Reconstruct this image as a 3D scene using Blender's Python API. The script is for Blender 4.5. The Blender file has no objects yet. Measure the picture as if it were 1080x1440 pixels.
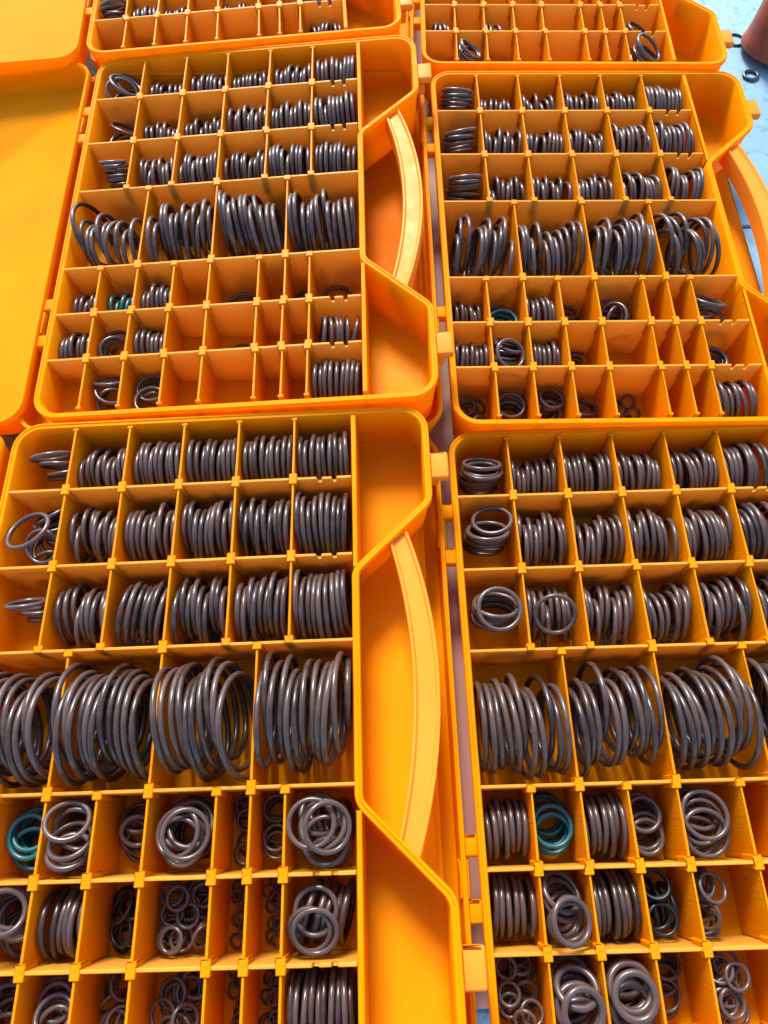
import bpy, bmesh, math, random
import numpy as np
from mathutils import Vector, Matrix, Euler

# ------------------------------------------------------------------ camera, sky, sun, exposure
S = 0.01                                   # everything below is written in centimetres
scene = bpy.context.scene
COL = scene.collection
F_PX, PITCH, ROLL, CAM_H = 980.54, 1.14866, -0.03696, 46.276
cp, sp = math.cos(PITCH), math.sin(PITCH)
fw = Vector((0, cp, -sp)); rt = Vector((1, 0, 0)); up = rt.cross(fw)
cr, sr = math.cos(ROLL), math.sin(ROLL)
cam_x = cr * rt + sr * up
cam_y = -sr * rt + cr * up
cd = bpy.data.cameras.new('camera')
cam = bpy.data.objects.new('camera', cd); COL.objects.link(cam)
cd.sensor_fit = 'VERTICAL'; cd.sensor_height = 24.0; cd.lens = 24.0 * F_PX / 1440.0
cd.clip_start = 0.01; cd.clip_end = 200
M = Matrix((cam_x, cam_y, -fw)).transposed().to_4x4()
M.translation = Vector((0, 0, CAM_H * S))
cam.matrix_world = M
scene.camera = cam

SUN_EL, SUN_AZ = math.radians(42), math.radians(350)      # azimuth measured clockwise from +Y
world = bpy.data.worlds.new('World'); scene.world = world; world.use_nodes = True
wn = world.node_tree
sky = wn.nodes.new('ShaderNodeTexSky'); sky.sky_type = 'NISHITA'; sky.sun_disc = False
sky.sun_elevation = SUN_EL; sky.sun_rotation = SUN_AZ; sky.air_density = 1.0; sky.dust_density = 1.5
bg = wn.nodes['Background']; bg.inputs['Strength'].default_value = 0.15
wn.links.new(sky.outputs[0], bg.inputs[0])
sl = bpy.data.lights.new('sun', 'SUN'); sl.energy = 2.6; sl.angle = math.radians(16); sl.color = (1, 0.95, 0.88)
so = bpy.data.objects.new('sun', sl); COL.objects.link(so)
sdir = Vector((math.sin(SUN_AZ) * math.cos(SUN_EL), math.cos(SUN_AZ) * math.cos(SUN_EL), math.sin(SUN_EL)))
so.rotation_euler = sdir.to_track_quat('Z', 'Y').to_euler(); so.location = (0, 0, 3)
scene.view_settings.view_transform = 'Standard'; scene.view_settings.look = 'None'
scene.view_settings.exposure = 1.5; scene.view_settings.gamma = 1.0
scene.render.engine = 'CYCLES'
scene.cycles.max_bounces = 12; scene.cycles.diffuse_bounces = 8; scene.cycles.transmission_bounces = 8

rnd = random.Random(11)
rng = np.random.RandomState(5)

# ------------------------------------------------------------------ materials
def newmat(name):
    m = bpy.data.materials.new(name); m.use_nodes = True
    return m, m.node_tree, m.node_tree.nodes['Principled BSDF']

def noise(nt, scale, detail=3, vec=None, rough=0.5):
    n = nt.nodes.new('ShaderNodeTexNoise'); n.inputs['Scale'].default_value = scale
    n.inputs['Detail'].default_value = detail; n.inputs['Roughness'].default_value = rough
    if vec: nt.links.new(vec, n.inputs['Vector'])
    return n

def coords(nt, scale=(1, 1, 1), kind='Object'):
    tc = nt.nodes.new('ShaderNodeTexCoord'); mp = nt.nodes.new('ShaderNodeMapping')
    mp.inputs['Scale'].default_value = scale
    nt.links.new(tc.outputs[kind], mp.inputs['Vector'])
    return mp.outputs[0]

def ramp(nt, fac, stops):
    r = nt.nodes.new('ShaderNodeValToRGB'); nt.links.new(fac, r.inputs[0])
    e = r.color_ramp.elements
    e[0].position, e[0].color = stops[0][0], (*stops[0][1], 1)
    e[1].position, e[1].color = stops[-1][0], (*stops[-1][1], 1)
    for p, c in stops[1:-1]:
        k = e.new(p); k.color = (*c, 1)
    return r

def bump(nt, b, h, strength, dist):
    n = nt.nodes.new('ShaderNodeBump'); n.inputs['Strength'].default_value = strength
    n.inputs['Distance'].default_value = dist
    nt.links.new(h, n.inputs['Height']); nt.links.new(n.outputs[0], b.inputs['Normal'])
    return n

def plastic(name, c0, c1, rough, trans, ribs=0.0, spec=0.2):
    m, nt, b = newmat(name)
    v = coords(nt)
    n1 = noise(nt, 14, 4, v)
    r = ramp(nt, n1.outputs[0], [(0.3, c0), (0.7, c1)])
    vs = coords(nt, (60, 420, 200)); ns = noise(nt, 1.0, 3, vs, .6)
    rs = ramp(nt, ns.outputs[0], [(0.66, (0, 0, 0)), (0.76, (1, 1, 1))])
    sc = nt.nodes.new('ShaderNodeMixRGB'); sc.inputs[2].default_value = (min(1, c1[0] * 1.08), c1[1] * 1.35, .03, 1)
    fs = nt.nodes.new('ShaderNodeMath'); fs.operation = 'MULTIPLY'; fs.inputs[1].default_value = .3
    nt.links.new(rs.outputs[0], fs.inputs[0]); nt.links.new(fs.outputs[0], sc.inputs[0]); nt.links.new(r.outputs[0], sc.inputs[1])
    nd = noise(nt, 330, 2, v, .5); rd = ramp(nt, nd.outputs[0], [(0.74, (1, 1, 1)), (0.78, (.45, .36, .3))])
    r = nt.nodes.new('ShaderNodeMixRGB'); r.blend_type = 'MULTIPLY'; r.inputs[0].default_value = .8
    nt.links.new(sc.outputs[0], r.inputs[1]); nt.links.new(rd.outputs[0], r.inputs[2])
    nt.links.new(r.outputs[0], b.inputs['Base Color'])
    n2 = noise(nt, 60, 5, v, 0.7)
    mr = nt.nodes.new('ShaderNodeMapRange'); mr.inputs[1].default_value = .3; mr.inputs[2].default_value = .75
    mr.inputs[3].default_value = rough - .08; mr.inputs[4].default_value = rough + .16
    nt.links.new(n2.outputs[0], mr.inputs[0]); nt.links.new(mr.outputs[0], b.inputs['Roughness'])
    b.inputs['IOR'].default_value = 1.45; b.inputs['Specular IOR Level'].default_value = spec
    # drag marks of the mould, running down the walls
    v2 = coords(nt, (700, 700, 22)) if ribs else coords(nt, (90, 90, 90))
    n3 = noise(nt, 1.0, 2, v2)
    bp = bump(nt, b, n3.outputs[0], 0.5 if ribs else 0.12, 0.0006 if ribs else 0.0005)
    tr = nt.nodes.new('ShaderNodeBsdfTranslucent')
    nt.links.new(r.outputs[0], tr.inputs[0]); nt.links.new(bp.outputs[0], tr.inputs['Normal'])
    mx = nt.nodes.new('ShaderNodeMixShader'); mx.inputs[0].default_value = trans
    nt.links.new(b.outputs[0], mx.inputs[1]); nt.links.new(tr.outputs[0], mx.inputs[2])
    out = nt.nodes['Material Output']
    nt.links.new(mx.outputs[0], out.inputs[0])
    return m

M_SHELL = plastic('orange_plastic', (0.83, 0.298, 0.0004), (0.88, 0.336, 0.0006), 0.48, 0.42, spec=.08)
M_DIV = plastic('orange_divider_plastic', (0.77, 0.238, 0.0004), (0.83, 0.27, 0.0006), 0.42, 0.26, ribs=1, spec=.15)
M_CROSS = plastic('amber_wall_plastic', (0.70, 0.335, 0.035), (0.76, 0.375, 0.05), 0.38, 0.42)
M_HANDLE = plastic('orange_handle_plastic', (0.80, 0.26, 0.014), (0.85, 0.29, 0.025), 0.42, 0.25, spec=.22)

def rubber(name, c0, c1, rough):
    m, nt, b = newmat(name)
    oi = nt.nodes.new('ShaderNodeObjectInfo')
    v = coords(nt)
    n = noise(nt, 120, 4, v)
    ad = nt.nodes.new('ShaderNodeMath'); ad.operation = 'MULTIPLY_ADD'
    nt.links.new(oi.outputs['Random'], ad.inputs[0]); ad.inputs[1].default_value = 0.75
    nl = noise(nt, 28, 1, v)
    sm = nt.nodes.new('ShaderNodeMath'); sm.operation = 'MULTIPLY_ADD'; sm.inputs[1].default_value = .6
    nt.links.new(nl.outputs[0], sm.inputs[0]); nt.links.new(n.outputs[0], sm.inputs[2])
    sb = nt.nodes.new('ShaderNodeMath'); sb.operation = 'SUBTRACT'; sb.inputs[1].default_value = .38
    nt.links.new(sm.outputs[0], sb.inputs[0]); nt.links.new(sb.outputs[0], ad.inputs[2])
    r = ramp(nt, ad.outputs[0], [(0.3, c0), (1.1, c1)])
    r.color_ramp.elements[1].position = 1.0
    nt.links.new(r.outputs[0], b.inputs['Base Color'])
    n2 = noise(nt, 260, 3, v)
    mr = nt.nodes.new('ShaderNodeMapRange'); mr.inputs[3].default_value = rough - .08; mr.inputs[4].default_value = rough + .08
    nt.links.new(n2.outputs[0], mr.inputs[0]); nt.links.new(mr.outputs[0], b.inputs['Roughness'])
    b.inputs['IOR'].default_value = 1.5; b.inputs['Specular IOR Level'].default_value = .42
    bump(nt, b, noise(nt, 900, 2, v).outputs[0], 0.15, 0.0002)
    return m

M_BROWN = rubber('brown_rubber', (0.016, 0.0095, 0.0078), (0.066, 0.041, 0.034), 0.25)
M_TEAL = rubber('teal_rubber', (0.004, 0.045, 0.052), (0.008, 0.075, 0.084), 0.36)
M_GREEN = rubber('dark_green_rubber', (0.0012, 0.0032, 0.003), (0.0025, 0.0055, 0.005), 0.4)

m, nt, b = newmat('painted_floor'); M_FLOOR = m
v = coords(nt, (1, 1, 1))
n1 = noise(nt, 6, 6, v, .6); n2 = noise(nt, 90, 4, v, .7)
r1 = ramp(nt, n1.outputs[0], [(0.3, (0.12, 0.25, 0.34)), (0.55, (0.16, 0.31, 0.40)), (0.75, (0.21, 0.35, 0.41))])
r2 = ramp(nt, n2.outputs[0], [(0.34, (0.30, 0.33, 0.36)), (0.44, (1, 1, 1))])
mm = nt.nodes.new('ShaderNodeMixRGB'); mm.blend_type = 'MULTIPLY'; mm.inputs[0].default_value = .55
nt.links.new(r1.outputs[0], mm.inputs[1]); nt.links.new(r2.outputs[0], mm.inputs[2])
nt.links.new(mm.outputs[0], b.inputs['Base Color']); b.inputs['Roughness'].default_value = .55
bump(nt, b, n2.outputs[0], .3, .001)

m, nt, b = newmat('brown_board'); M_BOARD = m
v = coords(nt, (60, 3, 60))
n1 = noise(nt, 3, 4, v)
r1 = ramp(nt, n1.outputs[0], [(0.3, (0.42, 0.215, 0.16)), (0.7, (0.54, 0.30, 0.23))])
nt.links.new(r1.outputs[0], b.inputs['Base Color']); b.inputs['Roughness'].default_value = .6
bump(nt, b, n1.outputs[0], .2, .001)

m, nt, b = newmat('red_brown_post'); M_POST = m
v = coords(nt)
n1 = noise(nt, 18, 6, v, .7)
r1 = ramp(nt, n1.outputs[0], [(0.3, (0.12, 0.03, 0.018)), (0.55, (0.26, 0.055, 0.025)), (0.8, (0.18, 0.07, 0.05))])
nt.links.new(r1.outputs[0], b.inputs['Base Color']); b.inputs['Roughness'].default_value = .5
bump(nt, b, n1.outputs[0], .3, .002)

m, nt, b = newmat('dark_metal'); M_METAL = m
b.inputs['Base Color'].default_value = (0.07, 0.08, 0.09, 1); b.inputs['Metallic'].default_value = .6
b.inputs['Roughness'].default_value = .38

# ------------------------------------------------------------------ helpers
def link(o, parent=None):
    COL.objects.link(o)
    if parent is not None: o.parent = parent
    return o

def tag(o, label=None, cat=None, group=None, kind=None):
    if label: o['label'] = label
    if cat: o['category'] = cat
    if group: o['group'] = group
    if kind: o['kind'] = kind
    return o

def mesh_obj(name, bm, mat, parent=None, smooth=True, angle=35):
    me = bpy.data.meshes.new(name)
    for v in bm.verts: v.co *= S
    bmesh.ops.recalc_face_normals(bm, faces=bm.faces)
    bm.to_mesh(me); bm.free()
    me.materials.append(mat)
    if smooth:
        for p in me.polygons: p.use_smooth = True
        me.set_sharp_from_angle(angle=math.radians(angle))
    return link(bpy.data.objects.new(name, me), parent)

def box(bm, x0, x1, y0, y1, z0, z1, bev=0.0, seg=1):
    vs = [bm.verts.new((x, y, z)) for z in (z0, z1) for y in (y0, y1) for x in (x0, x1)]
    fs = []
    for q in ((0, 1, 3, 2), (4, 5, 7, 6), (0, 1, 5, 4), (2, 3, 7, 6), (0, 2, 6, 4), (1, 3, 7, 5)):
        fs.append(bm.faces.new([vs[i] for i in q]))
    if bev:
        es = list({e for f in fs for e in f.edges})
        bmesh.ops.bevel(bm, geom=es, offset=bev, segments=seg, affect='EDGES', profile=.5)

def prism_xz(bm, prof, y0, y1, bev=0.0):
    """closed profile in x,z extruded along y"""
    a = [bm.verts.new((x, y0, z)) for x, z in prof]
    c = [bm.verts.new((x, y1, z)) for x, z in prof]
    n = len(prof)
    fs = [bm.faces.new(a), bm.faces.new(list(reversed(c)))]
    for i in range(n):
        fs.append(bm.faces.new((a[i], a[(i + 1) % n], c[(i + 1) % n], c[i])))
    if bev:
        es = list({e for f in fs for e in f.edges})
        bmesh.ops.bevel(bm, geom=es, offset=bev, segments=1, affect='EDGES')

def fillet(pts, seg=7):
    """pts: (x, y, radius) polygon -> rounded polygon, counter-clockwise"""
    out = []
    n = len(pts)
    for i in range(n):
        p = Vector(pts[i][:2]); a = Vector(pts[i - 1][:2]); c = Vector(pts[(i + 1) % n][:2]); r = pts[i][2]
        d0 = (a - p).normalized(); d1 = (c - p).normalized()
        ang = d0.angle(d1); t = r / math.tan(ang / 2)
        s = p + d0 * t; e = p + d1 * t
        bis = (d0 + d1).normalized(); ctr = p + bis * (r / math.sin(ang / 2))
        a0 = math.atan2(s.y - ctr.y, s.x - ctr.x); a1 = math.atan2(e.y - ctr.y, e.x - ctr.x)
        da = (a1 - a0 + math.pi) % (2 * math.pi) - math.pi
        for k in range(seg + 1):
            q = a0 + da * k / seg
            out.append(Vector((ctr.x + r * math.cos(q), ctr.y + r * math.sin(q))))
    return out

def offset(poly, d):
    """move each vertex inwards by d (polygon is counter-clockwise)"""
    n = len(poly); out = []
    for i in range(n):
        e0 = (poly[i] - poly[i - 1]).normalized(); e1 = (poly[(i + 1) % n] - poly[i]).normalized()
        n0 = Vector((-e0.y, e0.x)); n1 = Vector((-e1.y, e1.x))
        nn = (n0 + n1).normalized()
        out.append(poly[i] + nn * (d / max(.4, nn.dot(n0))))
    return out

def loft(bm, loops, cap0=True, cap1=True):
    rings = [[bm.verts.new((p.x, p.y, z)) for p in lp] for lp, z in loops]
    n = len(rings[0])
    for a, c in zip(rings, rings[1:]):
        for i in range(n):
            bm.faces.new((a[i], a[(i + 1) % n], c[(i + 1) % n], c[i]))
    for cap, r in ((cap0, rings[0]), (cap1, rings[-1])):
        if cap:
            f = bm.faces.new(r); bmesh.ops.triangulate(bm, faces=[f], ngon_method='EAR_CLIP')

# ------------------------------------------------------------------ setting
GZ = -5.3
bm = bmesh.new()
box(bm, -900, 35.2, -700, 52.3, GZ - 3, GZ, .12)
box(bm, -900, 35.2, 52.6, 3000, GZ - 3, GZ, .12)
box(bm, 35.3, 900, -700, 52.3, GZ - 3, GZ, .12)
box(bm, 35.3, 900, 52.6, 3000, GZ - 3, GZ, .12)
box(bm, -900, 900, -700, 3000, GZ - 3.4, GZ - .55)
tag(mesh_obj('floor', bm, M_FLOOR), kind='structure')
bm = bmesh.new(); box(bm, -6.0, 12, -10.4, 100, GZ + .02, GZ + .34, .05)
tag(mesh_obj('brown_board', bm, M_BOARD), 'mauve brown board lying on the floor under the gap between both columns of cases', 'board')

bm = bmesh.new()
prof = [(0, -5.28), (3.5, -5.28), (3.95, -5.1), (4.05, -4.7), (3.9, -4.2), (3.8, -3), (4.1, 20), (3.9, 24.0), (3.6, 24.4), (0, 24.4)]
N = 32; rings_ = []
for k in range(N):
    q = 2 * math.pi * k / N
    rings_.append([bm.verts.new((r * math.cos(q), r * math.sin(q), z + 5.3)) for r, z in prof[1:-1]])
for k in range(N):
    a, c = rings_[k], rings_[(k + 1) % N]
    for i in range(len(a) - 1): bm.faces.new((a[i], a[i + 1], c[i + 1], c[i]))
bm.faces.new([r[0] for r in rings_]); bm.faces.new([r[-1] for r in rings_])
post = mesh_obj('post_foot', bm, M_POST)
post.location = (46.1 * S, 78.4 * S, GZ * S); post.rotation_euler = (math.radians(-7), math.radians(9), 0)
tag(post, 'tapered red brown post foot standing on the blue floor beyond the cases', 'post')

# ------------------------------------------------------------------ the case
LINES = [19.873, 14.189, 8.45, 0.0, -4.582, -8.877]      # cross walls, y
Y0, Y1 = -13.35, 24.85
D = 4.7                                                  # case height
ROWS = [(Y1, 19.873), (19.873, 14.189), (14.189, 8.45), (8.45, 0.0), (0.0, -4.582), (-4.582, -8.877), (-8.877, Y0)]
U6 = [i * 4.0 for i in range(7)]; U4 = [0, 6, 12, 18, 24]; U8 = [0, 3, 6, 9, 12, 16, 18, 20, 24]
RC = [U6, U6, U6, U4, U8, U8, U8]
X = lambda x: x - 12.0                                   # local x of the case
FLOOR = 0.3                                              # inner floor, local z
OUT = fillet([(-.5, -14.05, 2.0), (29.6, -14.05, 2.0), (29.6, -5.9, 1.6), (24.5, -.9, .9), (24.5, 12.9, .9),
              (29.6, 17.7, 1.6), (29.6, 25.35, 2.0), (-.5, 25.35, 2.0)])
OUT = [Vector((X(p.x), p.y)) for p in OUT]

def build_case():
    root = bpy.data.objects.new('storage_case', None); COL.objects.link(root)
    root.empty_display_size = .05
    bm = bmesh.new()
    o = lambda d: offset(OUT, d)
    loft(bm, [(o(.62), 0.0), (o(.5), .08), (o(.16), D - .9), (o(.12), D - .55), (o(.0), D - .5), (o(0), D - .06), (o(.06), D + .02), (o(.17), D + .02),
              (o(.22), D - .05), (o(.42), D - .05), (o(.48), D - .12), (o(.58), 1.0), (o(.63), .62), (o(.78), .38), (o(1.0), FLOOR)])
    mesh_obj('shell', bm, M_SHELL, root, angle=40)
    # walls closing the grid towards the two side pockets
    for a, c in ((13.25, Y1 - .02), (Y0 + .02, -1.4)):
        bm = bmesh.new(); box(bm, X(24.08), X(24.42), a, c, FLOOR - .02, D - .035, .05)
        mesh_obj('pocket_wall', bm, M_SHELL, root, angle=25)
    # cross walls
    protos = {}
    for i, y in enumerate(LINES):
        slots = i in (0, 1, 4, 5)
        if slots not in protos:
            bm = bmesh.new()
            z1 = D - .06
            if slots:
                prof = [(-.06, .28), (24.06, .28), (24.06, z1), (23.05, z1), (23.0, z1 - .55), (22.72, z1 - .55), (22.68, z1 - .05),
                        (22.02, z1 - .05), (21.98, z1 - .55), (21.7, z1 - .55), (21.65, z1), (-.06, z1)]
            else:
                prof = [(-.06, .28), (24.06, .28), (24.06, z1), (-.06, z1)]
            prism_xz(bm, [(X(x), z) for x, z in prof], -.1, .1, .035)
            protos[slots] = mesh_obj('cross_wall', bm, M_CROSS, root, angle=25)
            ob = protos[slots]
        else:
            ob = protos[slots].copy(); link(ob, root)
        ob.location = (0, y * S, 0)
    # short partitions with clip blocks at their ends
    pm = {}
    for ri, (ya, yb) in enumerate(ROWS):
        L = round(ya - yb, 3)
        kt, kb = ri > 0, ri < 6
        key = (L, kt, kb)
        for x in RC[ri][1:-1]:
            if key not in pm:
                bm = bmesh.new()
                h = L / 2
                box(bm, -.08, .08, -h + .14, h - .14, .28, D - .08, .03)
                for s, on in ((1, kt), (-1, kb)):
                    yy = h - .105
                    w = .28
                    if on:
                        e0, e1 = (yy - .31, h + .09) if s > 0 else (-h - .09, -yy + .31)
                        box(bm, -w, w, e0, e1, D - 1.5, D + (.02 if s > 0 else .012), .05)
                    else:
                        e0, e1 = (yy - .14, h - .02) if s > 0 else (-h + .02, -yy + .14)
                        box(bm, -.2, .2, e0, e1, .6, D - .05, .04)
                pm[key] = mesh_obj('partition', bm, M_DIV, root, angle=25)
                ob = pm[key]
            else:
                ob = pm[key].copy(); link(ob, root)
            ob.location = (X(x) * S, (ya + yb) / 2 * S, 0)
    # handle: an arched channel band between the two corners of the notch
    bm = bmesh.new()
    P0, P1, P2 = Vector((27.1, 15.45)), Vector((28.5, 5.65)), Vector((27.0, -3.7))
    n = 28; secs = []
    # circle through three points
    ax, ay, bx, by, cx, cy_ = *P0, *P1, *P2
    dd = 2 * (ax * (by - cy_) + bx * (cy_ - ay) + cx * (ay - by))
    ux = ((ax**2 + ay**2) * (by - cy_) + (bx**2 + by**2) * (cy_ - ay) + (cx**2 + cy_**2) * (ay - by)) / dd
    uy = ((ax**2 + ay**2) * (cx - bx) + (bx**2 + by**2) * (ax - cx) + (cx**2 + cy_**2) * (bx - ax)) / dd
    R = math.hypot(ax - ux, ay - uy)
    a0 = math.atan2(ay - uy, ax - ux); a1 = math.atan2(cy_ - uy, cx - ux)
    zt = D - .3
    for k in range(n + 1):
        q = a0 + (a1 - a0) * k / n
        w = .70 + .13 * math.cos((k / n - .5) * math.pi)
        sec = [(-w, 0), (-w, -.02), (-w + .05, .06), (-w + .16, .06), (-w + .22, -.0), (-w + .3, -.12), (w - .3, -.12), (w - .22, 0), (w - .16, .06), (w - .05, .06), (w, -.02),
               (w, -1.5), (w - .1, -1.62), (-w + .1, -1.62), (-w, -1.5)]
        sec = sec[1:]
        secs.append([bm.verts.new((X(ux + (R + a) * math.cos(q)), uy + (R + a) * math.sin(q), zt + z)) for a, z in sec])
    for a, c in zip(secs, secs[1:]):
        m_ = len(a)
        for i in range(m_): bm.faces.new((a[i], a[(i + 1) % m_], c[(i + 1) % m_], c[i]))
    bm.faces.new(secs[0]); bm.faces.new(secs[-1])
    mesh_obj('handle', bm, M_HANDLE, root, angle=30)
    # latch lips on the handle side
    bm = bmesh.new()
    box(bm, X(29.45), X(30.85), -1.05, 1.05, D - .95, D - .28, .2, 3)
    box(bm, X(29.5), X(30.2), -.75, .75, D - 2.2, D - .9, .1)
    la = mesh_obj('latch', bm, M_HANDLE, root); la.location = (0, 20.6 * S, 0)
    lb = la.copy(); link(lb, root); lb.location = (0, -9.25 * S, 0)
    # hinge loops
    bm = bmesh.new()
    for s in (-1, 1):
        box(bm, X(-1.5), X(-.42), s * 1.75 - .62, s * 1.75 + .62, D - 1.05, D - .3, .18, 3)
    box(bm, X(-1.42), X(-1.05), -1.4, 1.4, D - 1.0, D - .5, .12, 2)
    hg = mesh_obj('hinge_loop', bm, M_SHELL, root); hg.location = (0, 17.1 * S, 0)
    hb = hg.copy(); link(hb, root); hb.location = (0, -5.0 * S, 0)
    # lid laid open flat on the hinge side
    LO = fillet([(-33.2, -14.2, 1.9), (-1.25, -14.2, 1.9), (-1.25, 25.3, 1.9), (-33.2, 25.3, 1.9)])
    LO = [Vector((X(p.x), p.y)) for p in LO]
    bm = bmesh.new(); o = lambda d: offset(LO, d)
    b0 = D - 2.25
    loft(bm, [(o(.55), b0 - .2), (o(.4), b0 - .12), (o(.1), D - .6), (o(0), D - .55), (o(0), D - .08), (o(.05), D), (o(.14), D), (o(.18), D - .06), (o(.30), D - .1),
              (o(.42), b0 + .25), (o(.75), b0)])
    lid = mesh_obj('lid', bm, M_SHELL, root, angle=40)
    bm = bmesh.new()
    box(bm, X(-1.75), X(-1.1), -1.05, 1.05, D - 1.0, D - .32, .1, 2)
    h1 = mesh_obj('hinge_knuckle', bm, M_SHELL, lid); h1.location = (0, 17.1 * S, 0)
    h2 = h1.copy(); link(h2, lid); h2.location = (0, -5.0 * S, 0)
    return root

def copy_tree(o, parent=None):
    c = o.copy(); COL.objects.link(c)
    if parent is not None: c.parent = parent
    if o.name.startswith('partition'):          # removable partitions sit a little unevenly in their slots
        c.location.x += rnd.uniform(-.035, .035) * S
        c.rotation_euler = (0, rnd.uniform(-.012, .012), rnd.uniform(-.008, .008))
    for ch in [k for k in ALLOBJ if k.parent == o]: copy_tree(ch, c)
    return c

# world placement of each case: x, y, yaw, z (top plane), slope along x, slope along y
CASES = {
 'LL': (-14.309, 2.294, -.0036, 2.883, .028, .0057),
 'LR': (17.392, 1.877, -.0063, 0, 0, 0),
 'UL': (-13.189, 41.950, -.0074, 3.768, .0501, .0239),
 'UR': (18.171, 41.032, -.0134, 1.2053, -.0275, .0201),
 'TL': (-14.592, 81.48, .0339, 4.8895, .02725, .0033),
 'TR': (18.344, 81.05, -.0402, 2.016, -.0129, .0025),
}
CLABEL = {
 'LL': 'open orange plastic case of rubber rings, nearest on the left, arched handle in mid picture',
 'LR': 'open orange plastic case nearest on the right, its hinge loops beside the brown board',
 'UL': 'open orange plastic case behind the nearest left one, big handle lying over the right lid',
 'UR': 'open orange plastic case behind the nearest right one, handle out over the blue floor',
 'TL': 'farthest orange plastic case on the left, mostly cut off by the picture top',
 'TR': 'farthest orange plastic case on the right, next to the bare blue floor and post',
}
CNAME = {'LL': 'near left case', 'LR': 'near right case', 'UL': 'middle left case', 'UR': 'middle right case', 'TL': 'far left case', 'TR': 'far right case'}
proto = build_case()
ALLOBJ = list(COL.objects)
CM = {}
for i, (k, (x, y, yaw, z, tx, ty)) in enumerate(CASES.items()):
    o = proto if i == 0 else copy_tree(proto)
    c, s = math.cos(yaw), math.sin(yaw)
    ex = Vector((c, s, tx)).normalized(); ey = Vector((-s, c, ty)); ey = (ey - ex * ey.dot(ex)).normalized(); ez = ex.cross(ey)
    R3 = Matrix((ex, ey, ez)).transposed()
    o.rotation_euler = R3.to_euler()
    loc = Vector((x, y, z)) - ez * D
    o.location = loc * S
    m4 = R3.to_4x4(); m4.translation = loc
    CM[k] = m4
    tag(o, CLABEL[k], 'storage case', 'orange storage cases laid open in two columns')

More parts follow.
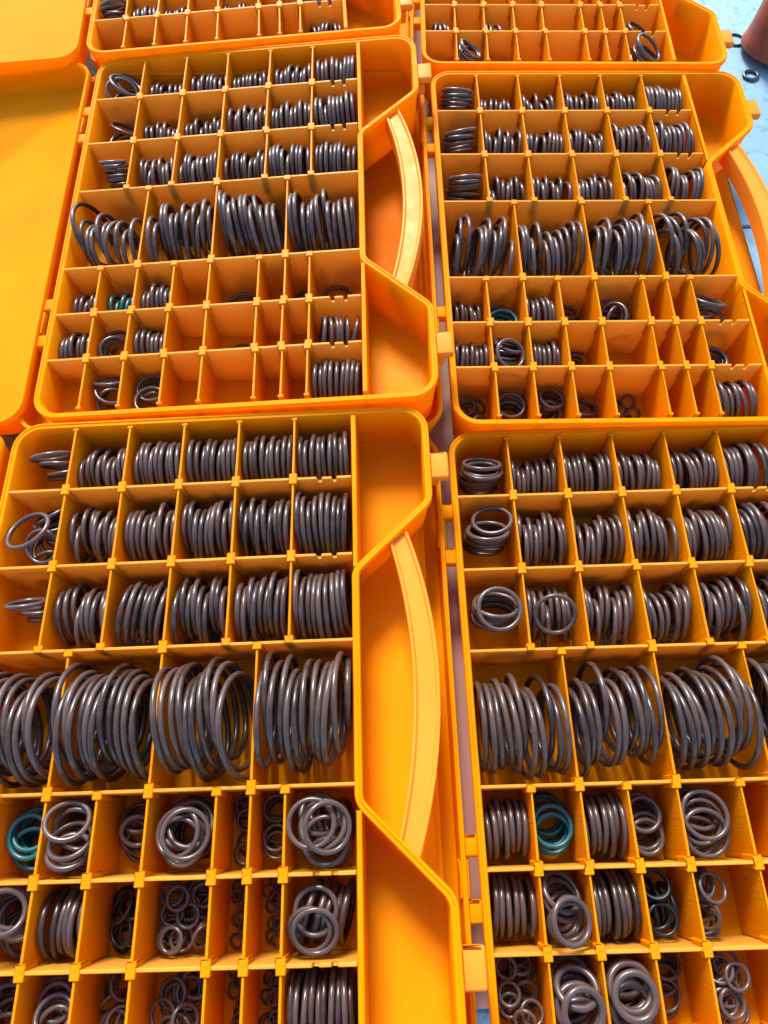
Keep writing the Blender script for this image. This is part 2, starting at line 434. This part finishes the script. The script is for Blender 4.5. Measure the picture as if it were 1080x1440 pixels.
# ------------------------------------------------------------------ rings
# (row, cell) -> list of (style, count, radius, tube radius, lean, colour, shift)
# s standing on edge side by side, h flat stack, m loose heap, f ring propped facing the viewer
def C(style, n, R, lean=0.0, col='b', shift=0.0, t=None): return (style, n, R, lean, col, shift, t)
SPEC = {
'LL': {
 (0,0): [C('e',9,1.4,shift=.8)], (0,1): [C('s',9,1.7,(-.1,.12))], (0,2): [C('s',9,1.91,.05)], (0,3): [C('s',9,1.95,.1)], (0,4): [C('s',10,2,.0)], (0,5): [C('s',10,2.26,.0)],
 (1,0): [C('m',13,1.2,shift=.9), C('w',1,1.6,shift=-.8)], (1,1): [C('s',9,1.8,(.1,.1))], (1,2): [C('s',9,1.91,.15)], (1,3): [C('s',9,2.05,.1)], (1,4): [C('s',9,2.09,.0)], (1,5): [C('s',10,2.26,.0)],
 (2,0): [C('e',12,1.2,shift=1.2)], (2,1): [C('s',9,1.85,(.1,.2),shift=.5)], (2,2): [C('s',7,2.1,(.3,-.38))], (2,3): [C('s',9,2.05,.12)], (2,4): [C('s',9,2.09,.02)], (2,5): [C('s',10,2.3,.0)],
 (3,0): [C('s',12,2.95,(-.08,.18),shift=.4)], (3,1): [C('s',12,3.0,(-.1,.2),shift=.4)], (3,2): [C('s',10,3.15,(-.25,.22),shift=.6)], (3,3): [C('s',11,3.0,(-.1,-.14),shift=-.4), C('s',1,2.3,0,shift=2.6)],
 (4,0): [C('m',8,0.9)], (4,1): [C('m',8,1.25,col='t')], (4,2): [C('w',11,1.45)], (4,3): [C('m',7,0.95)], (4,4): [C('m',13,1.35)], (4,5): [C('m',8,0.6)], (4,6): [C('m',10,0.75)], (4,7): [C('s',7,1.35,.1), C('w',2,1.15), C('m',4,1.3)],
 (5,0): [C('m',8,0.9)], (5,1): [C('w',8,1.15)], (5,2): [C('s',6,1.75,.05)], (5,3): [C('m',10,0.85,col='g')], (5,4): [C('m',25,0.65)], (5,5): [C('m',11,0.4)], (5,6): [C('m',14,0.34)], (5,7): [C('s',6,1.6,(.1,-.1),shift=.9), C('m',3,1.2,shift=-.5)],
 (6,0): [C('m',8,0.9)], (6,1): [C('m',8,1.1)], (6,2): [C('m',11,0.95)], (6,3): [C('m',10,0.8)], (6,4): [C('m',17,0.75)], (6,5): [C('m',11,0.4)], (6,6): [C('m',14,0.36)], (6,7): [C('s',11,1.75,(.05,.1))],
},
'UL': {
 (0,0): [C('h',8,1.25), C('w',3,1.4)], (0,1): [C('s',8,1.52,.1)], (0,2): [C('s',8,1.77,.1)], (0,3): [C('s',9,1.67,.05)], (0,4): [C('s',10,1.87,.05)], (0,5): [C('s',10,2.15)],
 (1,0): [C('h',7,1.4), C('w',1,1.5)], (1,1): [C('s',9,1.57,.15)], (1,2): [C('s',9,1.57)], (1,3): [C('s',9,1.92,.1)], (1,4): [C('s',9,2.02,.1)], (1,5): [C('s',10,2.15)],
 (2,0): [C('e',8,1.1,shift=.6)], (2,1): [C('s',8,1.92,.2)], (2,2): [C('s',10,1.92)], (2,3): [C('s',10,1.82,.1)], (2,4): [C('s',10,2.1,.05)], (2,5): [C('s',10,2.05,.1)],
 (3,0): [C('s',1,2.7,-.3,shift=-2.0), C('s',9,2.3,.0,shift=1.)], (3,1): [C('s',12,2.4,(.1,.1),shift=.5)], (3,2): [C('s',11,2.6,(-.15,.2),shift=.3)], (3,3): [C('s',12,2.45,(-.1,.08),shift=-.3)],
 (4,0): [C('s',6,1.49,.25)], (4,1): [C('s',6,1.32,.1,col='t')], (4,2): [C('s',7,1.72)], (4,3): [C('h',2,0.8)], (4,4): [C('h',3,1.45)], (4,6): [C('m',3,0.92)], (4,7): [C('m',3,1.2)],
 (5,0): [C('s',7,1.67,.1)], (5,1): [C('w',6,1.38)], (5,2): [C('s',7,1.72,-.1)], (5,3): [C('m',3,0.747,col='g')], (5,4): [C('h',2,1.1)], (5,7): [C('s',6,1.84,.35)],
 (6,0): [C('m',3,0.747)], (6,1): [C('w',6,1.55)], (6,2): [C('m',8,1.15,shift=.2)], (6,3): [C('h',1,0.6)], (6,7): [C('s',10,1.85,.1)],
},
'LR': {
 (0,0): [C('e',9,1.45), C('w',2,1.5)], (0,1): [C('s',9,1.63)], (0,2): [C('s',9,1.81)], (0,3): [C('s',8,1.81)], (0,4): [C('s',9,1.81,-.05)], (0,5): [C('s',9,2.11,-.1)],
 (1,0): [C('e',10,1.5), C('w',2,1.45)], (1,1): [C('s',9,1.81)], (1,2): [C('s',9,1.81)], (1,3): [C('s',8,1.91)], (1,4): [C('s',9,1.95,-.1)], (1,5): [C('s',9,2.21,-.1)],
 (2,0): [C('e',10,1.5), C('f',3,1.45)], (2,1): [C('s',8,1.7,.05), C('w',1,1.4)], (2,2): [C('s',9,1.81)], (2,3): [C('s',8,1.86,-.05)], (2,4): [C('s',9,1.95,-.1)], (2,5): [C('s',9,2.11,-.1)],
 (3,0): [C('s',11,2.75,(.1,.12),shift=-.9)], (3,1): [C('s',11,2.7,(-.02,.2),shift=-1)], (3,2): [C('s',11,2.85,(.05,.1),shift=-.6)], (3,3): [C('s',11,2.85,.05,shift=-.7)],
 (4,0): [C('s',7,1.6)], (4,1): [C('m',8,1.2,col='t')], (4,2): [C('s',7,1.7)], (4,3): [C('m',10,1.05,shift=-.2)], (4,4): [C('m',10,1.35,shift=-.5)], (4,5): [C('m',2,0.5)], (4,7): [C('m',6,1)],
 (5,0): [C('s',7,1.65,-.15)], (5,1): [C('w',10,1.25)], (5,2): [C('s',7,1.75)], (5,3): [C('s',5,1.2,(.1,.1),col='g',shift=-.6), C('m',4,.85,col='g',shift=-.3)], (5,4): [C('m',15,0.85,shift=-1.1)], (5,7): [C('m',6,1)],
 (6,0): [C('m',25,0.62)], (6,1): [C('m',11,1.2,t=.2)], (6,2): [C('m',11,1.25,t=.2)], (6,3): [C('m',10,0.85,shift=-.2)], (6,4): [C('m',25,0.7,shift=-.9)], (6,7): [C('m',6,1)],
},
'UR': {
 (0,0): [C('e',11,1.45)], (0,1): [C('s',7,1.62,-.1)], (0,2): [C('s',7,1.67)], (0,3): [C('s',8,1.77)], (0,4): [C('s',8,1.82)], (0,5): [C('s',10,2.1)],
 (1,0): [C('e',10,1.45,.15)], (1,1): [C('s',8,1.87)], (1,2): [C('s',8,1.77,-.05)], (1,3): [C('s',8,1.82)], (1,4): [C('s',8,2.02)], (1,5): [C('s',9,2.2,.05)],
 (2,0): [C('h',4,1.45), C('e',7,1.45,.1)], (2,1): [C('s',8,1.62)], (2,2): [C('s',8,1.72)], (2,3): [C('s',8,1.82,-.05)], (2,4): [C('s',8,1.97)], (2,5): [C('s',7,2.1)],
 (3,0): [C('s',10,2.4,(.1,-.2),shift=.3)], (3,1): [C('s',11,2.4,(.1,.08),shift=-.6)], (3,2): [C('s',11,2.55,(.12,-.05),shift=-.6)], (3,3): [C('s',9,2.5,(-.15,.1),shift=-.6)],
 (4,0): [C('s',6,1.32)], (4,1): [C('m',8,1.15,col='t')], (4,2): [C('s',6,1.78)], (4,3): [C('m',6,0.977)], (4,4): [C('m',8,1.38)], (4,6): [C('m',3,0.69)], (4,7): [C('w',6,1.38,shift=-.8)],
 (5,0): [C('s',7,1.55)], (5,1): [C('w',8,1.38)], (5,2): [C('s',7,1.61,-.1)], (5,3): [C('m',7,0.805)], (5,7): [C('h',7,1.2,shift=-.7)],
 (6,0): [C('m',7,0.805)], (6,1): [C('h',6,1.15)], (6,2): [C('m',8,0.977)], (6,3): [C('m',5,1.0)], (6,4): [C('m',7,0.575)], (6,7): [C('s',8,1.85,-.15,shift=-.3)],
},
'TL': {
 (5,0): [C('e',9,1.25)], (5,1): [C('s',7,1.75)], (5,2): [C('s',6,1.6)], (5,7): [C('s',6,1.8)], (6,1): [C('w',2,1.3)], (6,7): [C('s',6,1.6,.3)], (6,2): [],
 (4,0): [C('s',6,1.2)], (4,1): [C('s',6,1.2)], (4,2): [C('s',6,1.2)], (4,7): [C('s',8,1.5)],
 (4,3): [C('s',6,1.6)],
 (5,4): [C('s',8,1.6)],
},
'TR': {
 (5,0): [C('s',4,1.7,.35,shift=-.2)], (5,2): [C('s',5,1.6,-.1,shift=-.6)], (5,4): [C('h',3,1.3)], (5,7): [C('h',7,1.3,shift=-.5), C('w',2,1.5)], (6,1): [C('w',7,1.3)], (6,7): [C('s',4,1.5,shift=-.8), C('w',6,1.6)],
 (4,0): [C('s',5,1.2)], (4,1): [C('s',5,1.2)], (4,4): [C('m',6,1)], (4,7): [C('m',6,1)],
 (5,1): [C('h',2,1.2)],
},
}
TH = np.linspace(0, 2 * np.pi, 16, endpoint=False)
def circ(Rm, c, R):
    """centre line points of a ring; Rm maps ring axis z to world"""
    return (Rm @ np.stack([R * np.cos(TH), R * np.sin(TH), 0 * TH])).T + c

def rot_from_normal(nrm, spin):
    q = Vector(nrm).to_track_quat('Z', 'Y')
    return np.array((q.to_matrix() @ Matrix.Rotation(spin, 3, 'Z')))

def place_cell(x0, x1, y0, y1, specs):
    """returns list of dict(R,t,c,Rm,col,style) in case coordinates"""
    out = []
    pts = np.zeros((0, 3)); pt_t = np.zeros(0)
    for style, n, R, lean, col, shift, t in specs:
        W = x1 - x0; H = y1 - y0
        yaw = 0.0
        if isinstance(lean, tuple): lean, yaw = lean
        if t is None:
            t = {'s': .175, 'w': .165, 'h': .165, 'm': .15, 'f': .17, 'e': .165}[style]
            if R > 2.2: t = .19
            if R < .9: t = .115
            if R < .5: t = .085
        if style == 's':
            t = min(t, .47 * (W - .05) / max(n, 1))
            Rr = min(R, H / 2 - t - .02)
            ok = False; amp = .65 if R > 2.2 else 1.0
            for att in range(80):
                nn = n
                base = lean * (1 if n == 1 else rnd.uniform(.6, 1.1))
                sd = (.17 if R > 2.3 else .14) * amp
                a = base * amp if n > 1 else base; b_ = yaw * min(1, amp * 1.6)
                A, B = [], []
                for i in range(nn):
                    a += rnd.gauss(0, sd * .7) + (.12 * (base - a)); b_ += rnd.gauss(0, sd * .8) - .25 * (b_ - yaw * min(1, amp * 1.6))
                    A.append(a); B.append(b_)
                xs = [0.0]
                for i in range(1, nn):
                    g = 2 * t * 1.02 / math.cos(min(1., abs(A[i]))) + Rr * .55 * math.hypot(A[i] - A[i - 1], B[i] - B[i - 1])
                    if rnd.random() < .16: g += rnd.uniform(.1, .6) * amp
                    xs.append(xs[-1] + g)
                e = [t + Rr * max(abs(math.sin(A[i])), abs(math.sin(B[i]))) for i in range(nn)]
                lo = min(xs[i] - e[i] for i in range(nn)); hi = max(xs[i] + e[i] for i in range(nn))
                if hi - lo <= W: ok = True; break
                amp *= .9
                if amp < .12 and n > 2: n -= 1; amp = .5
            slack = W - (hi - lo)
            pos = .5 + shift * .5 if abs(shift) <= 1 else (0 if shift < 0 else 1)
            pos = min(1, max(0, pos))
            off = x0 - lo + slack * pos
            for i in range(len(xs)):
                R_i = Rr * (rnd.uniform(.94, 1.0) if R > 2.5 else rnd.uniform(.86, 1.0))
                # ring axis: along x, tipped by the lean, turned by the yaw
                nv = Vector((math.cos(A[i]) * math.cos(B[i]), math.sin(B[i]), -math.sin(A[i])))
                Rm = rot_from_normal(nv, rnd.uniform(0, 6.28))
                zc = FLOOR + t + R_i * math.cos(A[i])
                ys = H / 2 - R_i - t
                yc = (y0 + y1) / 2 + rnd.uniform(-.85, .75) * max(0, ys)
                c = np.array((off + xs[i], yc, zc))
                out.append(dict(R=R_i, t=t, c=c, Rm=Rm, col=col, style='s'))
                pts = np.vstack([pts, circ(Rm, c, R_i)]); pt_t = np.concatenate([pt_t, np.full(16, t)])
            continue
        Rr = min(R, W / 2 - t - .01, H / 2 - t - .01)
        for i in range(n):
            best = None
            K = {'h': 5, 'm': 14, 'w': 8, 'f': 8, 'e': 4}[style]
            for k in range(K):
                R_i = Rr * rnd.uniform(.93, 1.0)
                if style == 'h' or (style == 'f' and i < n - 1):
                    tl = abs(rnd.gauss(0, .08)); az = rnd.uniform(0, 6.28)
                elif style == 'e':
                    tl = rnd.gauss(1.12 if col == 'b' and shift > .7 else .74, .05); az = math.pi / 2 + rnd.gauss(lean, .1)
                elif style == 'm':
                    tl = min(1.35, abs(rnd.gauss(0, .55))); az = rnd.uniform(0, 6.28)
                elif style == 'w':
                    tl = rnd.uniform(.35, .9); az = rnd.gauss(0.3, .9)
                else:
                    tl = rnd.uniform(.3, .5); az = -math.pi / 2 + rnd.gauss(0, .3)
                nv = (math.sin(tl) * math.cos(az), math.sin(tl) * math.sin(az), math.cos(tl))
                Rm = rot_from_normal(nv, rnd.uniform(0, 6.28))
                base = circ(Rm, np.zeros(3), R_i)
                ex, ey = np.abs(base[:, 0]).max() + t, np.abs(base[:, 1]).max() + t
                cx = (x0 + x1) / 2; cy = (y0 + y1) / 2
                fx = max(0, W / 2 - ex); fy = max(0, H / 2 - ey)
                sx = min(fx, max(-fx, shift))
                spread = .3 if style in 'hfe' else 1.0
                px = cx + min(fx, max(-fx, sx + rnd.uniform(-1, 1) * fx * spread * (.55 if shift else 1)))
                py = cy + rnd.uniform(-1, 1) * fy * spread
                zmin = FLOOR + t - base[:, 2].min()
                z = zmin
                if len(pts):
                    dxy = (base[:, None, :2] + np.array((px, py)) - pts[None, :, :2])
                    d2 = (dxy ** 2).sum(-1); lim = ((t + pt_t) * .93)[None, :] ** 2
                    near = d2 < lim
                    if near.any():
                        dz = np.sqrt(np.maximum(lim - d2, 0)) + pts[None, :, 2] - base[:, None, 2]
                        z = max(z, dz[near].max())
                top = z + base[:, 2].max()
                sc = z + (2.0 if top > D + .2 else 0)
                if best is None or sc < best[0]: best = (sc, R_i, Rm, np.array((px, py, z)), top)
            if best[4] > D + .9: continue
            _, R_i, Rm, c, _ = best
            out.append(dict(R=R_i, t=t, c=c, Rm=Rm, col=col, style=style))
            # finer points so later rings rest on it
            th = np.linspace(0, 2 * np.pi, 28, endpoint=False)
            q = (Rm @ np.stack([R_i * np.cos(th), R_i * np.sin(th), 0 * th])).T + c
            pts = np.vstack([pts, q]); pt_t = np.concatenate([pt_t, np.full(28, t)])
    return out

def project(p):
    d = p - np.array((0, 0, CAM_H))
    z = d @ np.array(fw); x = d @ np.array(cam_x); y = d @ np.array(cam_y)
    return 540 + F_PX * x / z, 720 - F_PX * y / z, z

ORD = ['first', 'second', 'third', 'fourth', 'fifth', 'sixth', 'seventh', 'eighth', 'ninth', 'tenth', 'eleventh', 'twelfth', 'thirteenth', 'fourteenth',
       'fifteenth', 'sixteenth', 'seventeenth', 'eighteenth', 'nineteenth', 'twentieth', 'twenty-first', 'twenty-second', 'twenty-third',
       'twenty-fourth', 'twenty-fifth', 'twenty-sixth', 'twenty-seventh', 'twenty-eighth', 'twenty-ninth', 'thirtieth']
ROWN = ['top row', 'second row', 'third row', 'tall row', 'fifth row', 'sixth row', 'bottom row']
allr = []
for ck, cells in SPEC.items():
    m4 = np.array(CM[ck])
    for (ri, ci), specs in cells.items():
        xs = RC[ri]
        ya, yb = ROWS[ri]
        # the rings of every compartment are drawn with its own seed so that one cell can be changed alone
        rnd.seed(sum(map(ord, ck)) * 100 + ri * 10 + ci)
        lst = place_cell(X(xs[ci]) + .12, X(xs[ci + 1]) - .12, yb + .14 + (.1 if ri == 6 else 0), ya - .14 - (.12 if ri == 0 else 0), specs)
        piled = bool(specs) and specs[0][0] != 's'
        lst.sort(key=(lambda d: -d['c'][2]) if piled else (lambda d: d['c'][0]))
        for i, d in enumerate(lst):
            d['cw'] = m4[:3, :3] @ d['c'] + m4[:3, 3]
            d['Rw'] = m4[:3, :3] @ d['Rm']
            px, py, z = project(d['cw'])
            rr = F_PX * d['R'] / z
            inside = -rr * .6 < px < 1080 + rr * .6 and -rr * .6 < py < 1440 + rr * .6
            vis = 1.0
            if piled and i > 4: vis = .45
            d['score'] = rr * vis if inside else 0
            d['inside'] = -rr * 3 < px < 1080 + rr * 3 and -rr * 3 < py < 1440 + rr * 3
            nc = len(xs) - 1
            if ck in ('LL', 'UL', 'TL'):
                k = nc - 1 - ci; side = 'from handle'
            else:
                k = ci; side = 'from left'
            cell = ORD[k] + ' cell ' + side
            colw = {'b': 'brown', 't': 'teal', 'g': 'dark green'}[d['col']]
            size = 'large ' if ri == 3 else ''
            where = ORD[i] + (' from top of pile' if piled else ' from left')
            if piled: lab = f"{colw} ring {where}, {ROWN[ri]}, {cell}, {CNAME[ck]}"
            else: lab = f"{size}{colw} ring {where}, {ROWN[ri]}, {cell}, {CNAME[ck]}"
            d['label'] = lab
            allr.append(d)
print('rings', len(allr))

def torus_arrays(R, t, nu, nv, wob):
    u = np.linspace(0, 2 * np.pi, nu, endpoint=False); v = np.linspace(0, 2 * np.pi, nv, endpoint=False)
    k1, p1, k2, p2, bend = wob
    Rr = R * (1 + k1 * np.cos(2 * u + p1) + k2 * np.cos(3 * u + p2))
    zz = R * bend * np.cos(2 * u + p2)
    U, V = np.meshgrid(np.arange(nu), np.arange(nv), indexing='ij')
    rr = Rr[U] + t * np.cos(v[V])
    P = np.stack([rr * np.cos(u[U]), rr * np.sin(u[U]), zz[U] + t * np.sin(v[V])], -1).reshape(-1, 3)
    i, j = U.ravel(), V.ravel()
    a = i * nv + j; b = ((i + 1) % nu) * nv + j; c = ((i + 1) % nu) * nv + (j + 1) % nv; d = i * nv + (j + 1) % nv
    return P, np.stack([a, b, c, d], -1)

def wobble(R):
    s = .034 if R > 2.2 else .018
    return (rnd.uniform(-s, s) * 1.2, rnd.uniform(0, 6.28), rnd.uniform(-s, s) * .5, rnd.uniform(0, 6.28), rnd.uniform(-s, s) * .7)

def np_mesh(name, P, F, mat):
    me = bpy.data.meshes.new(name)
    me.from_pydata(P.tolist(), [], F.tolist()); me.materials.append(mat)
    me.polygons.foreach_set('use_smooth', [True] * len(me.polygons))
    me.update()
    return me

MAT = {'b': M_BROWN, 't': M_TEAL, 'g': M_GREEN}
allr = [d for d in allr if d['inside']]
allr.sort(key=lambda d: -d['score'])
indiv = allr[:300]; rest = allr[300:]
rnd.seed(3)
cache = {}
for d in indiv:
    key = (round(d['R'] / .1), round(d['t'] / .01), rnd.randrange(3), d['col'])
    if key not in cache:
        P, F = torus_arrays(key[0] * .1, key[1] * .01, 56, 12, wobble(d['R']))
        cache[key] = np_mesh('rubber_ring', P * S, F, MAT[d['col']])
    o = bpy.data.objects.new('rubber_ring', cache[key]); COL.objects.link(o)
    o.location = d['cw'] * S; o.rotation_euler = Matrix(d['Rw'].tolist()).to_euler()
    tag(o, d['label'], 'rubber ring', 'rubber sealing rings sorted in the compartments')
Ps, Fs, mi, nb = [], [], [], 0
for d in rest:
    P, F = torus_arrays(d['R'], d['t'], 40, 8, wobble(d['R']))
    P = P @ d['Rw'].T + d['cw']
    Ps.append(P); Fs.append(F + nb); nb += len(P); mi += ['btg'.index(d['col'])] * len(F)
P = np.vstack(Ps); F = np.vstack(Fs)
me = np_mesh('rubber_rings', P * S, F, M_BROWN)
me.materials.append(M_TEAL); me.materials.append(M_GREEN)
me.polygons.foreach_set('material_index', mi)
o = bpy.data.objects.new('rubber_rings', me); COL.objects.link(o)
tag(o, 'hundreds of smaller brown rubber rings filling the remaining compartments of the orange cases', 'rubber rings', kind='stuff')

# rings lying on the floor beside the post
for x, y, R, t, lab in ((42.5, 74.6, .75, .17, 'small dark ring lying loose on the blue floor in front of the post foot'),
                        (42.3, 80.9, 1.0, .12, 'thin dark ring lying on the blue floor against the left side of the post')):
    P, F = torus_arrays(R, t, 40, 10, (0, 0, 0, 0, 0))
    o = bpy.data.objects.new('floor_ring', np_mesh('floor_ring', P * S, F, M_METAL)); COL.objects.link(o)
    o.location = (x * S, y * S, (GZ + t) * S)
    tag(o, lab, 'ring')
